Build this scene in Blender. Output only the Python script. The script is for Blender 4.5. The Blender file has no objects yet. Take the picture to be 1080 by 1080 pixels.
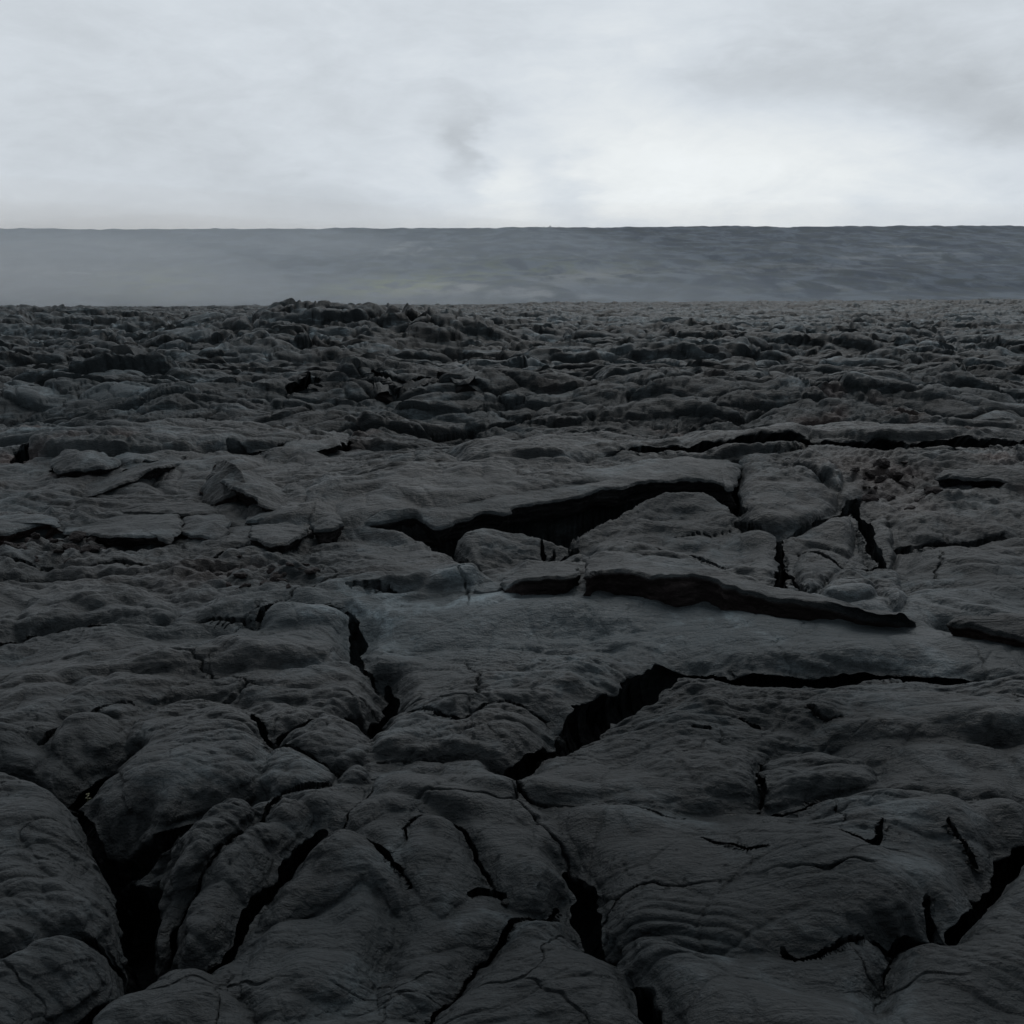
import bpy, math, random
import numpy as np

random.seed(7)
RNG = np.random.default_rng(11)
SC = bpy.context.scene
COL = SC.collection
f32 = np.float32

# ------------------------------------------------------------------ camera model
CAM_H = 1.65
FPX = 1150.0                     # focal length in pixels of a 1080 px frame
HORIZON = 322.0
PITCH = math.atan((540.0 - HORIZON) / FPX)

cam = bpy.data.cameras.new("camera")
cam.sensor_width = 36.0
cam.lens = 36.0 * FPX / 1080.0
cam.clip_start = 0.05
cam.clip_end = 20000
cam_o = bpy.data.objects.new("camera", cam)
cam_o.location = (0, 0, CAM_H)
cam_o.rotation_euler = (math.pi / 2 - PITCH, 0, 0)
COL.objects.link(cam_o)
SC.camera = cam_o

# ------------------------------------------------------------------ noise helpers
_ANG = (np.arange(256) * (2 * np.pi / 256)).astype(f32)
_GX, _GY = np.cos(_ANG), np.sin(_ANG)

def hash2(ix, iy, seed):
    h = ix.astype(np.uint32) * np.uint32(374761393) + iy.astype(np.uint32) * np.uint32(668265263) + np.uint32((seed * 2246822519) & 0xFFFFFFFF)
    h = (h ^ (h >> np.uint32(13))) * np.uint32(1274126177)
    h = (h ^ (h >> np.uint32(15))) * np.uint32(2654435761)
    return h ^ (h >> np.uint32(16))

def perlin(x, y, seed=0):
    x = np.asarray(x, f32); y = np.asarray(y, f32)
    fx = np.floor(x); fy = np.floor(y)
    ix = fx.astype(np.int32); iy = fy.astype(np.int32)
    dx = x - fx; dy = y - fy
    u = dx * dx * dx * (dx * (dx * 6 - 15) + 10)
    v = dy * dy * dy * (dy * (dy * 6 - 15) + 10)
    def g(i, j):
        k = (hash2(ix + i, iy + j, seed) & np.uint32(255)).astype(np.int32)
        return _GX[k] * (dx - i) + _GY[k] * (dy - j)
    a = g(0, 0); b = g(1, 0); c = g(0, 1); d = g(1, 1)
    ab = a + u * (b - a); cd = c + u * (d - c)
    return (ab + v * (cd - ab)) * 1.5

def fbm(x, y, octv, seed=0, gain=0.5, lac=2.03):
    t = 0; a = 1.0
    for k in range(octv):
        t = t + a * perlin(x, y, seed + 17 * k)
        x = x * lac + 5.3; y = y * lac + 1.7; a *= gain
    return t

def worley(x, y, seed=0):
    x = np.asarray(x, f32); y = np.asarray(y, f32)
    ix = np.floor(x).astype(np.int32); iy = np.floor(y).astype(np.int32)
    F1 = np.full(x.shape, 9.0, f32); F2 = np.full(x.shape, 9.0, f32)
    ID = np.zeros(x.shape, np.uint32); VX = np.zeros(x.shape, f32); VY = np.zeros(x.shape, f32)
    for j in (-1, 0, 1):
        for i in (-1, 0, 1):
            h = hash2(ix + i, iy + j, seed)
            px = (ix + i) + 0.08 + 0.84 * (h & np.uint32(1023)).astype(f32) / 1023
            py = (iy + j) + 0.08 + 0.84 * ((h >> np.uint32(10)) & np.uint32(1023)).astype(f32) / 1023
            ex = x - px; ey = y - py
            d = np.sqrt(ex * ex + ey * ey)
            m = d < F1
            F2 = np.where(m, F1, np.minimum(F2, d))
            F1 = np.where(m, d, F1); ID = np.where(m, h, ID)
            VX = np.where(m, ex, VX); VY = np.where(m, ey, VY)
    return F1, F2, ID, VX, VY

def idrand(ID, k):
    h = (ID ^ np.uint32(k * 40503 + 77)) * np.uint32(2654435761)
    h = h ^ (h >> np.uint32(15))
    return ((h >> np.uint32(4)) & np.uint32(4095)).astype(f32) / 4095

def sstep(a, b, x):
    t = np.clip((x - a) / (b - a), 0, 1)
    return t * t * (3 - 2 * t)

# ------------------------------------------------------------------ broad shape of the lava field
def H0(x, y):
    g = lambda cx, cy, sx, sy, rot=0.0: np.exp(-(((x - cx) * math.cos(rot) + (y - cy) * math.sin(rot)) / sx) ** 2
                                               - ((-(x - cx) * math.sin(rot) + (y - cy) * math.cos(rot)) / sy) ** 2)
    h = 0.50 * g(3.0, 9.9, 4.4, 1.9, 0.03)            # cracked mound right of the middle
    h = h + 0.13 * g(-0.2, 8.4, 1.6, 1.2)
    h = h + 0.34 * g(-3.9, 11.4, 2.2, 1.9)            # jumbled slabs on the left
    h = h + 0.10 * g(1.6, 5.7, 3.2, 0.55, -0.05)      # pale ridge crossing the foreground
    h = h + 0.55 * g(-6.5, 17.5, 4.0, 2.5)
    h = h + 0.35 * g(-0.5, 19.0, 3.0, 2.0)
    h = h + 0.45 * g(3.2, 17.0, 4.0, 2.2) + 0.3 * g(9.5, 20.0, 5.0, 3.0)
    h = h + 1.60 * g(-8.2, 48.0, 6.0, 9.0)            # low knoll on the near skyline
    h = h + 0.55 * g(-2.6, 44.0, 3.0, 5.0)
    h = h + 0.7 * g(9.0, 46.0, 9.0, 7.0)
    h = h + 1.0 * g(-30, 62.0, 14.0, 10.0)
    h = h + sstep(90, 230, y) * (1.25 + 1.0 * np.tanh(x / 90.0))
    h = h - 0.55 * sstep(24, 34, y) * sstep(60, 44, y) * 0.6
    return h

def pix2world(pts, lift=0.0):
    """Where the lines of sight of photo pixels meet the broad terrain (raised by lift)."""
    p = np.asarray(pts, float)
    lift = np.broadcast_to(np.asarray(lift, float), (len(p),))
    dx = (p[:, 0] - 540) / FPX; dy = (540 - p[:, 1]) / FPX
    cp, sp = math.cos(PITCH), math.sin(PITCH)
    D = np.stack([dx, cp + dy * sp, -sp + dy * cp], 1)
    ts = np.exp(np.linspace(math.log(1.0), math.log(400), 900))
    X = D[:, 0:1] * ts; Y = D[:, 1:2] * ts; Z = CAM_H + D[:, 2:3] * ts
    G = Z - H0(X, Y) - lift[:, None]
    out = np.zeros((len(p), 3))
    for i in range(len(p)):
        neg = np.nonzero(G[i] < 0)[0]
        if len(neg) == 0: k = len(ts) - 1; t = ts[k]
        else:
            k = neg[0]
            if k == 0: t = ts[0]
            else:
                a, b = G[i, k - 1], G[i, k]; t = ts[k - 1] + (ts[k] - ts[k - 1]) * a / (a - b)
        out[i] = D[i] * t + np.array([0, 0, CAM_H])
    return out

def catmull(P, closed, n=6):
    P = np.asarray(P, float); N = len(P); out = []
    rng = range(N) if closed else range(N - 1)
    for i in rng:
        if closed: a, b, c, d = P[i - 1], P[i], P[(i + 1) % N], P[(i + 2) % N]
        else: a, b, c, d = P[max(i - 1, 0)], P[i], P[i + 1], P[min(i + 2, N - 1)]
        for k in range(n):
            t = k / n
            out.append(0.5 * (2 * b + (c - a) * t + (2 * a - 5 * b + 4 * c - d) * t * t + (3 * b - a - 3 * c + d) * t ** 3))
    if not closed: out.append(P[-1])
    return np.array(out)

def seg_dist(x, y, P, closed):
    """distance to a polyline, position along it, side (+ left of its direction)"""
    n = len(P); best = np.full(x.shape, 1e9, f32); par = np.zeros(x.shape, f32); side = np.zeros(x.shape, f32)
    nx = np.zeros(x.shape, f32); ny = np.zeros(x.shape, f32)
    m = n if closed else n - 1
    for i in range(m):
        ax, ay = P[i][0], P[i][1]; bx, by = P[(i + 1) % n][0], P[(i + 1) % n][1]
        ex, ey = bx - ax, by - ay; L2 = ex * ex + ey * ey + 1e-12
        t = np.clip(((x - ax) * ex + (y - ay) * ey) / L2, 0, 1)
        qx = x - (ax + t * ex); qy = y - (ay + t * ey)
        d = qx * qx + qy * qy
        k = d < best
        best = np.where(k, d, best); par = np.where(k, (i + t) / m, par)
        side = np.where(k, np.sign(ex * qy - ey * qx), side)
        nx = np.where(k, qx, nx); ny = np.where(k, qy, ny)
    best = np.sqrt(best)
    return best, par, side, nx / (best + 1e-6), ny / (best + 1e-6)

def inside(x, y, P):
    c = np.zeros(x.shape, bool); n = len(P)
    for i in range(n):
        ax, ay = P[i][0], P[i][1]; bx, by = P[(i + 1) % n][0], P[(i + 1) % n][1]
        if ay == by: continue
        c ^= ((ay > y) != (by > y)) & (x < (bx - ax) * (y - ay) / (by - ay) + ax)
    return c

# ------------------------------------------------------------------ the forms of the foreground, read off the photograph and laid on the ground
# lobes: (name, label, pixel outline, dome height, edge radius, crease depth); label None = stays part of the ground
LOBES = [
 ("lava_lobe", "broad smooth swollen lava lobe at the lower left, left of the deepest dark hollow",
  [(-60,800),(0,808),(20,812),(48,825),(80,842),(96,852),(112,868),(122,885),(130,908),(138,940),(148,968),(152,982),(136,984),(100,985),(60,994),(20,1007),(-60,1020)], .10, .30, .05),
 ("lava_lobe", "flat lava plate in the bottom left corner below a thin curved crack",
  [(-60,1024),(20,1010),(60,998),(100,989),(138,988),(146,1000),(130,1020),(108,1040),(82,1055),(64,1074),(40,1100),(-60,1110)], .05, .16, .05),
 ("lava_lobe", "low lava tongue at the left edge above the black hollow",
  [(-50,758),(0,764),(26,770),(46,787),(48,798),(22,804),(0,802),(-50,796)], .06, .14, .05),
 ("lava_lobe", "small rounded lava hump left of the big round boulder shaped swelling",
  [(52,777),(64,762),(94,753),(122,757),(131,770),(124,784),(92,795),(62,790)], .08, .14, .05),
 ("lava_lobe", "big round boulder shaped lava swelling above the deep hollow on the left",
  [(134,766),(158,746),(182,735),(216,730),(250,739),(274,757),(285,787),(281,812),(268,834),(235,848),(200,853),(172,860),(150,853),(132,838),(126,812),(128,788)], .15, .36, .04),
 (None, None, [(250,746),(275,738),(305,740),(330,756),(305,770),(286,780),(266,760)], .03, .10, .02),
 (None, None, [(334,760),(346,738),(376,744),(392,770),(384,800),(358,811),(322,797),(292,786),(312,772)], .06, .14, .03),
 (None, None, [(287,792),(302,792),(334,802),(351,813),(350,829),(322,838),(284,842),(276,828)], .07, .12, .04),
 (None, None, [(356,815),(374,805),(389,811),(388,825),(360,827)], .04, .07, .03),
 ("lava_lobe", "long narrow lava ridge leaning right, just right of the deepest dark hollow",
  [(162,968),(160,935),(166,906),(182,888),(206,870),(238,853),(258,853),(274,866),(254,888),(226,910),(202,930),(184,950),(174,968)], .11, .16, .05),
 ("lava_lobe", "lava tongue between two slanting cracks in the lower left",
  [(186,960),(206,934),(230,914),(258,892),(280,868),(302,852),(328,864),(312,886),(292,914),(267,938),(250,966),(216,990),(182,992)], .08, .18, .05),
 (None, None, [(342,882),(368,878),(392,900),(410,924),(428,948),(420,962),(386,938),(342,950),(300,962),(268,968),(280,944),(300,918)], .09, .20, .04),
 (None, None, [(262,1000),(282,968),(330,957),(386,947),(420,970),(402,1000),(390,1036),(330,1075),(280,1090),(256,1042)], .07, .22, .04),
 ("lava_lobe", "small humped lava lobe at the bottom edge right of the wide slanting crack",
  [(150,1030),(176,1006),(212,1004),(232,1040),(258,1062),(250,1100),(84,1100),(110,1058)], .08, .18, .05),
 (None, None, [(400,690),(480,682),(600,684),(690,688),(722,700),(690,706),(640,738),(604,762),(566,753),(530,749),(500,754),(482,763),(450,753),(424,745)], .07, .22, .03),
 ("lava_lobe", "pillow shaped lava lobe below the left end of the wide slanting crack in the middle",
  [(392,776),(402,762),(426,757),(466,767),(492,766),(526,754),(560,754),(588,767),(572,785),(536,806),(500,800),(440,800),(402,798),(388,790)], .08, .16, .04),
 ("lava_lobe", "large lava lobe in the centre of the foreground with a looping crease on it",
  [(404,812),(440,804),(480,803),(530,812),(545,830),(572,850),(598,880),(600,912),(586,936),(556,946),(534,944),(518,925),(506,902),(484,874),(444,868),(400,872),(360,878),(376,850)], .08, .26, .03),
 (None, None, [(436,876),(478,877),(500,900),(512,924),(500,930),(490,948),(460,962),(436,940),(424,915)], .05, .16, .03),
 (None, None, [(440,968),(466,964),(492,954),(532,952),(574,948),(546,962),(520,982),(498,1008),(470,1048),(410,1076),(396,1040),(408,1000)], .06, .2, .03),
 ("lava_lobe", "smooth wedge of lava at the bottom centre, right of a long thin slanting crack",
  [(500,1014),(524,984),(552,964),(590,944),(612,972),(640,990),(664,1022),(684,1050),(702,1082),(690,1110),(440,1110),(462,1070)], .07, .24, .04),
 ("lava_lobe", "swollen lava hump on the right with wrinkled ropy arcs along its upper side",
  [(806,843),(802,816),(814,796),(858,792),(900,802),(924,814),(926,830),(902,840),(852,846)], .08, .14, .03),
 (None, None, [(932,830),(934,806),(972,796),(1020,797),(1110,792),(1120,844),(1000,846),(942,843)], .06, .16, .03),
 ("lava_lobe", "broad sloping lava sheet in the lower right with small scattered dents",
  [(600,856),(640,853),(690,860),(740,858),(792,851),(822,858),(880,852),(950,851),(1060,853),(1120,856),(1075,882),(1052,900),(1032,930),(1014,955),(994,974),(972,984),(930,992),(860,1003),(760,1000),(700,985),(648,972),(638,930),(622,902),(606,884)], .07, .40, .02),
 ("lava_lobe", "cracked lava slab in the bottom right corner below the slanting black crack",
  [(1130,872),(1080,896),(1058,912),(1038,942),(1016,968),(996,985),(962,993),(944,1000),(938,1024),(930,1060),(940,1110),(1130,1120)], .05, .22, .05),
 (None, None, [(648,982),(700,992),(760,1006),(860,1010),(932,1000),(926,1040),(920,1110),(716,1110),(690,1054),(664,1012)], .04, .25, .02),
 ("lava_lobe", "wide pale lava sheet right of the middle below the wide slanting crack",
  [(548,818),(580,800),(620,778),(650,752),(690,732),(740,722),(800,722),(900,724),(1000,730),(1120,730),(1120,786),(1000,790),(930,792),(870,786),(816,790),(798,812),(796,842),(740,851),(690,852),(640,846),(580,842)], .07, .35, .03),
 ("lava_ridge", "long pale grey lava ridge crossing the picture in front of the dark slab edge",
  [(380,652),(440,634),(530,631),(612,632),(640,628),(720,638),(800,648),(880,657),(960,661),(1010,665),(1120,676),(1120,716),(1000,714),(920,706),(860,708),(800,704),(756,704),(736,697),(700,684),(600,680),(480,678),(404,686),(384,676)], .05, .30, .03),
 (None, None, [(18,668),(30,640),(70,624),(120,622),(172,632),(190,650),(150,662),(100,657),(50,660)], .08, .22, .04),
 (None, None, [(-60,690),(0,682),(60,668),(120,674),(200,672),(300,670),(362,668),(366,690),(340,704),(240,706),(120,710),(40,720),(-60,722)], .05, .2, .03),
 (None, None, [(60,752),(80,728),(140,715),(240,710),(340,708),(384,716),(372,734),(344,734),(300,736),(270,736),(216,726),(180,731),(150,742),(126,752)], .05, .16, .03),
 ("lava_lobe", "smooth pale lava lobe left of the black overhang opening",
  [(300,596),(312,572),(340,560),(384,556),(424,562),(444,570),(470,590),(500,607),(520,622),(470,628),(420,628),(360,632),(316,622)], .035, .50, .03),
 ("lava_lobe", "flat triangular crust plate lying inside the opening below the overhang",
  [(486,572),(506,567),(544,566),(576,568),(572,582),(566,600),(540,604),(510,592)], .0, .10, .03),
 ("lava_lobe", "narrow crust piece between two dark gaps inside the overhang opening",
  [(584,574),(600,570),(618,580),(622,592),(606,600),(580,602)], .0, .08, .04),
 ("lava_lobe", "domed crust plate with a paler rounded face behind the long dark slab edge",
  [(612,570),(628,558),(660,548),(690,534),(724,527),(750,528),(772,540),(800,556),(822,570),(830,600),(824,616),(780,612),(740,600),(690,596),(640,590)], .08, .4, .03),
 ("lava_boulder", "bulky smooth lava block at the right end of the black overhang",
  [(780,552),(776,520),(782,494),(800,482),(826,484),(856,500),(874,520),(884,534),(868,548),(836,558),(806,562)], .15, .26, .05),
 ("lava_boulder", "ribbed lava block leaning behind the bulky block at the overhang's right end",
  [(836,492),(848,478),(872,482),(886,502),(888,522),(876,516),(856,498)], .14, .1, .05),
 ("lava_boulder", "triangular grey lava block below the crack junction on the right",
  [(838,600),(848,578),(876,584),(888,598),(874,612),(858,628),(844,626)], .07, .1, .05),
 ("lava_boulder", "rounded lava block resting on the right end of the long dark slab edge",
  [(866,630),(878,612),(898,604),(916,616),(928,632),(910,640),(884,640)], .09, .12, .05),
 ("lava_boulder", "striped lava block with fine layers right of the rounded block",
  [(914,604),(934,592),(950,610),(956,636),(944,648),(932,632)], .09, .11, .05),
 (None, None, [(830,566),(866,556),(888,548),(902,562),(896,584),(874,578),(844,574)], .06, .1, .04),
 (None, None, [(904,560),(930,548),(942,566),(944,590),(920,590)], .07, .08, .05),
 (None, None, [(950,540),(1000,524),(1060,516),(1120,520),(1120,560),(1040,572),(960,572)], .08, .25, .03),
 (None, None, [(960,588),(1000,580),(1060,580),(1120,584),(1120,630),(1040,636),(972,630)], .07, .25, .03),
]
# cracks: (pixel line, half widths in metres along it, depth, undercut)
CRACKS = [
 ([(532,815),(545,805),(562,794),(590,778),(606,764),(640,741),(680,716),(710,704),(742,706)], [.012,.03,.03,.035,.06,.075,.085,.085,.07], .55, .10),
 ([(742,706),(770,714),(800,714),(860,716),(920,713),(1000,721),(1120,724)], [.07,.06,.05,.045,.055,.05,.05], .40, .12),
 ([(532,815),(545,826),(556,840),(576,846),(620,849),(660,851),(692,857),(708,863),(726,856)], [.012,.02,.018,.01,.007,.006,.008,.012,.004], .14, .0),
 ([(364,646),(373,654),(378,668),(374,684),(384,700),(398,712)], [.02,.045,.05,.045,.016,.02], .30, .03),
 ([(408,704),(412,728),(404,744),(388,752),(366,748)], [.02,.04,.06,.06,.03], .40, .05),
 ([(390,752),(396,770)], [.05,.02], .3, .02),
 ([(262,757),(276,770),(286,784),(298,789),(330,800),(352,811),(360,818)], [.008,.02,.022,.018,.014,.016,.006], .25, .02),
 ([(286,784),(300,775),(318,767),(332,760)], [.02,.018,.012,.005], .22, .02),
 ([(336,872),(322,882),(308,898),(294,920),(268,942),(254,966),(244,984),(216,999),(182,1002),(156,992)], [.03,.034,.03,.026,.02,.022,.024,.024,.016,.02], .40, .03),
 ([(158,978),(152,992),(138,1012),(118,1034),(92,1052),(70,1068),(50,1095)], [.04,.045,.04,.035,.03,.03,.03], .40, .03),
 ([(112,862),(128,880),(144,900),(148,930),(150,960),(156,985)], [.03,.07,.09,.085,.06,.04], .60, .03),
 ([(-20,806),(20,808),(48,812),(66,816),(88,804),(112,792),(136,782)], [.01,.02,.06,.08,.06,.05,.02], .45, .05),
 ([(66,816),(84,838),(104,858),(140,868),(180,866),(224,856),(270,842)], [.06,.02,.05,.08,.06,.03,.015], .30, .02),
 ([(150,985),(120,986),(96,986),(60,996),(20,1009),(-40,1022)], [.018,.012,.012,.01,.012,.014], .18, .0),
 ([(40,778),(52,770),(80,756),(120,742),(142,738)], [.02,.016,.012,.01,.006], .14, .01),
 ([(278,866),(296,846),(318,838),(350,830)], [.014,.012,.012,.006], .16, .02),
 ([(276,872),(250,893),(226,914),(204,934),(184,956),(178,972)], [.005,.01,.012,.016,.018,.01], .16, .02),
 ([(364,878),(368,866),(382,850),(396,834)], [.005,.007,.006,.003], .08, .0),
 ([(428,904),(432,884),(446,872),(470,870),(486,876),(500,892),(512,912),(522,930),(534,944)], [.005,.008,.01,.008,.012,.008,.006,.008,.004], .10, .01),
 ([(388,898),(404,908),(418,922),(432,938)], [.006,.014,.012,.006], .12, .02),
 ([(588,936),(570,950),(546,961),(521,982),(499,1010),(478,1038),(461,1062),(450,1090)], [.008,.008,.009,.011,.012,.011,.009,.01], .16, .02),
 ([(600,898),(612,915),(618,940),(624,965),(634,984),(642,992)], [.02,.045,.06,.05,.022,.008], .34, .03),
 ([(498,940),(512,934),(530,936)], [.02,.035,.015], .10, .03),
 ([(668,1026),(678,1034),(688,1050),(700,1074)], [.012,.024,.028,.02], .35, .01),
 ([(1110,868),(1080,886),(1060,900),(1042,926),(1020,952),(1000,972),(984,984),(960,988),(940,995)], [.02,.03,.03,.026,.024,.024,.03,.018,.008], .40, .03),
 ([(974,956),(980,970),(986,982)], [.005,.02,.03], .24, .02),
 ([(942,994),(936,1010),(933,1028)], [.008,.008,.003], .10, .0),
 ([(940,994),(900,998),(860,1005),(838,1011),(826,1000)], [.008,.009,.010,.016,.005], .10, .02),
 ([(800,846),(822,855),(848,856),(880,850),(950,848),(1060,852)], [.005,.014,.016,.010,.006,.006], .10, .03),
 ([(800,843),(806,830),(802,815),(814,797)], [.008,.01,.008,.004], .08, .01),
 ([(742,884),(766,896),(790,908),(812,912)], [.004,.010,.014,.005], .07, .02),
 ([(864,892),(880,900),(900,908),(918,912),(928,890)], [.008,.01,.012,.026,.006], .10, .02),
 ([(996,890),(1010,900),(1024,910)], [.008,.014,.014], .08, .02),
 ([(784,764),(798,769)], [.014,.018], .07, .02), ([(850,758),(872,768),(890,767)], [.008,.012,.006], .06, .01),
 ([(730,780),(746,778)], [.01,.012], .06, .01), ([(868,728),(872,737)], [.008,.012], .08, .0),
 ([(886,888),(882,868)], [.002,.004], .04, .0),
 ([(400,803),(440,801),(480,800),(512,806),(530,814)], [.004,.008,.009,.008,.008], .08, .0),
 ([(416,748),(450,754),(470,762),(490,766),(520,752),(546,750),(572,756),(590,767)], [.008,.012,.013,.013,.008,.008,.010,.012], .12, .02),
 ([(-20,676),(10,670),(40,664),(80,662),(112,668)], [.015,.03,.026,.03,.014], .22, .06),
 ([(212,658),(240,661),(266,664)], [.01,.03,.014], .14, .05),
 ([(270,664),(290,652),(304,645),(352,650)], [.02,.035,.03,.02], .20, .06),
 ([(368,628),(396,627),(418,629)], [.014,.03,.012], .20, .05),
 ([(0,602),(60,606),(120,604),(180,602),(222,594),(250,582),(300,572),(346,556)], [.01,.012,.014,.02,.024,.016,.01,.008], .16, .03),
 ([(820,566),(822,580),(824,600),(822,622)], [.02,.024,.03,.03], .25, .03),
 ([(778,550),(800,560),(822,566),(850,558),(880,548),(896,534),(920,520)], [.02,.02,.022,.024,.03,.04,.02], .30, .05),
 ([(824,600),(838,614),(848,628)], [.02,.018,.014], .2, .02),
 ([(840,582),(862,584),(884,594),(898,598)], [.006,.012,.016,.01], .15, .02),
 ([(896,530),(908,550),(920,576),(930,590),(900,596)], [.03,.03,.03,.035,.015], .25, .03),
 ([(776,480),(772,500),(770,520),(782,545)], [.03,.04,.05,.03], .35, .03),
 ([(950,576),(1000,576),(1060,570)], [.03,.035,.01], .14, .05),
 ([(572,564),(575,580),(582,602)], [.01,.014,.014], .15, .02),
 ([(584,568),(580,578),(576,588)], [.008,.008,.003], .10, .0),
 ([(606,566),(592,584),(580,602)], [.03,.036,.03], .25, .03),
 ([(1000,658),(1030,662),(1062,662),(1100,668)], [.02,.05,.06,.05], .3, .06),
 ([(640,576),(690,584),(740,598),(790,610)], [.004,.012,.010,.006], .12, .02),
 ([(700,566),(730,560),(772,556)], [.004,.008,.004], .08, .02),
 # farther off
 ([(100,520),(130,508),(160,496),(186,488)], [.04,.07,.07,.03], .35, .10),
 ([(18,486),(28,476),(46,470),(60,466)], [.05,.09,.06,.03], .4, .10),
 ([(58,492),(90,490),(116,490)], [.06,.1,.05], .4, .14),
 ([(300,476),(330,474),(356,472),(364,464)], [.05,.12,.1,.04], .4, .15),
 ([(246,474),(262,479),(280,478)], [.06,.08,.03], .4, .12),
 ([(396,406),(420,412),(440,412),(470,404),(500,398)], [.06,.14,.16,.12,.05], .5, .25),
 ([(540,352),(560,352)], [.2,.2], .4, .2),
 ([(306,414),(330,408),(344,402)], [.08,.12,.05], .4, .2),
 ([(340,438),(360,434),(380,436)], [.08,.14,.06], .4, .2),
 ([(660,472),(720,468),(800,466),(900,464),(1000,468),(1100,470)], [.06,.12,.12,.1,.14,.14], .5, .15),
]
# black hollow under the overhanging crust
HOLLOW = [(392,552),(424,556),(444,564),(470,582),(500,600),(508,598),(488,576),(484,566),(510,560),(545,558),(575,560),(598,564),(604,560),(628,550),(660,540),(686,526),(722,518),(748,518),(768,526),(772,512),(740,496),(690,500),(640,506),(590,514),(545,522),(500,534),(450,542)]
SCARP = [((396,325),(412,330),(424,337),(440,341),(455,338),(478,341),(500,347),(526,352)), 0.5, 3.5]   # broken crust on the far knoll

# ------------------------------------------------------------------ grid of the lava field (fan of rows, denser near the path)
def row_distances():
    d = 0.7; out = [d]
    while d < 460:
        dens = 0.64 * FPX * CAM_H / d * (1024 / 1080) + 225 if d > 2.2 else 160
        d *= math.exp(1.0 / dens); out.append(d)
    return np.array(out)
ROWS = row_distances()
A_IN = np.linspace(-0.53, 0.53, 1100)
k = np.linspace(0, 1, 90)[1:]
A_OUT = 0.53 + 0.9 * k ** 1.6
COLS = np.concatenate([-A_OUT[::-1], A_IN, A_OUT])
NR, NC = len(ROWS), len(COLS)
Y = np.repeat(ROWS[:, None], NC, 1).astype(f32)
X = (Y * COLS[None, :]).astype(f32)

# organic wobble of every outline
WX = X + 0.016 * perlin(X * 7, Y * 7, 901) + 0.007 * perlin(X * 22, Y * 22, 903)
WY = Y + 0.016 * perlin(X * 7, Y * 7, 902) + 0.007 * perlin(X * 22, Y * 22, 904)

Hb = H0(X, Y).astype(f32)
DET = np.zeros_like(Hb)          # detail height
SHX = np.zeros_like(Hb); SHY = np.zeros_like(Hb)   # undercut shift
EXPL = np.zeros_like(Hb)         # where the forms are laid out by hand
REG = np.zeros(Hb.shape, np.int32)
TINT = np.ones_like(Hb); RED = np.zeros_like(Hb)

def window(P, pad):
    """sub-block of the grid that can be near the points P"""
    y0, y1 = P[:, 1].min() - pad, P[:, 1].max() + pad
    r0 = max(0, np.searchsorted(ROWS, y0) - 1); r1 = min(NR, np.searchsorted(ROWS, y1) + 1)
    ys = max(y0, ROWS[0])
    a = np.concatenate([(P[:, 0] - pad) / np.maximum(P[:, 1] - pad, ys), (P[:, 0] - pad) / (P[:, 1] + pad), (P[:, 0] + pad) / np.maximum(P[:, 1] - pad, ys), (P[:, 0] + pad) / (P[:, 1] + pad)])
    c0 = max(0, np.searchsorted(COLS, a.min()) - 1); c1 = min(NC, np.searchsorted(COLS, a.max()) + 1)
    return slice(r0, r1), slice(c0, c1)

lobe_info = []
for li, (nm, lab, pts, A, R, CD) in enumerate(LOBES):
    if A < .155: A *= .52; R *= 1.9; CD *= .55
    P = catmull(pix2world(pts)[:, :2], True, 4)
    w = window(P, 0.4)
    x, y = WX[w], WY[w]
    if x.size == 0: continue
    ins = inside(x, y, P)
    d, _, _, _, _ = seg_dist(x, y, P, True)
    t = np.clip(d / R, 0, 1)
    dome = A * np.sqrt(1 - (1 - t) ** 2)
    cx, cy = P.mean(0)
    tilt = RNG.normal(0, .03, 2)
    dome = dome + (tilt[0] * (x - cx) + tilt[1] * (y - cy)) * np.clip(d / .1, 0, 1)
    DET[w] += np.where(ins, dome, 0)
    fade = .45 + .55 * sstep(-.2, .35, perlin(x * 1.7, y * 1.7, 300 + li))
    DET[w] -= CD * fade * np.exp(-(d / (0.014 + 0.06 * R)) ** 2)
    EXPL[w] = np.maximum(EXPL[w], np.where(ins, 1.0, np.exp(-(d / .12) ** 2)))
    TINT[w] *= np.where(ins, 1 + RNG.uniform(-.10, .10), 1)
    if nm:
        REG[w][ins] = len(lobe_info) + 1
        lobe_info.append((nm, lab))

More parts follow.
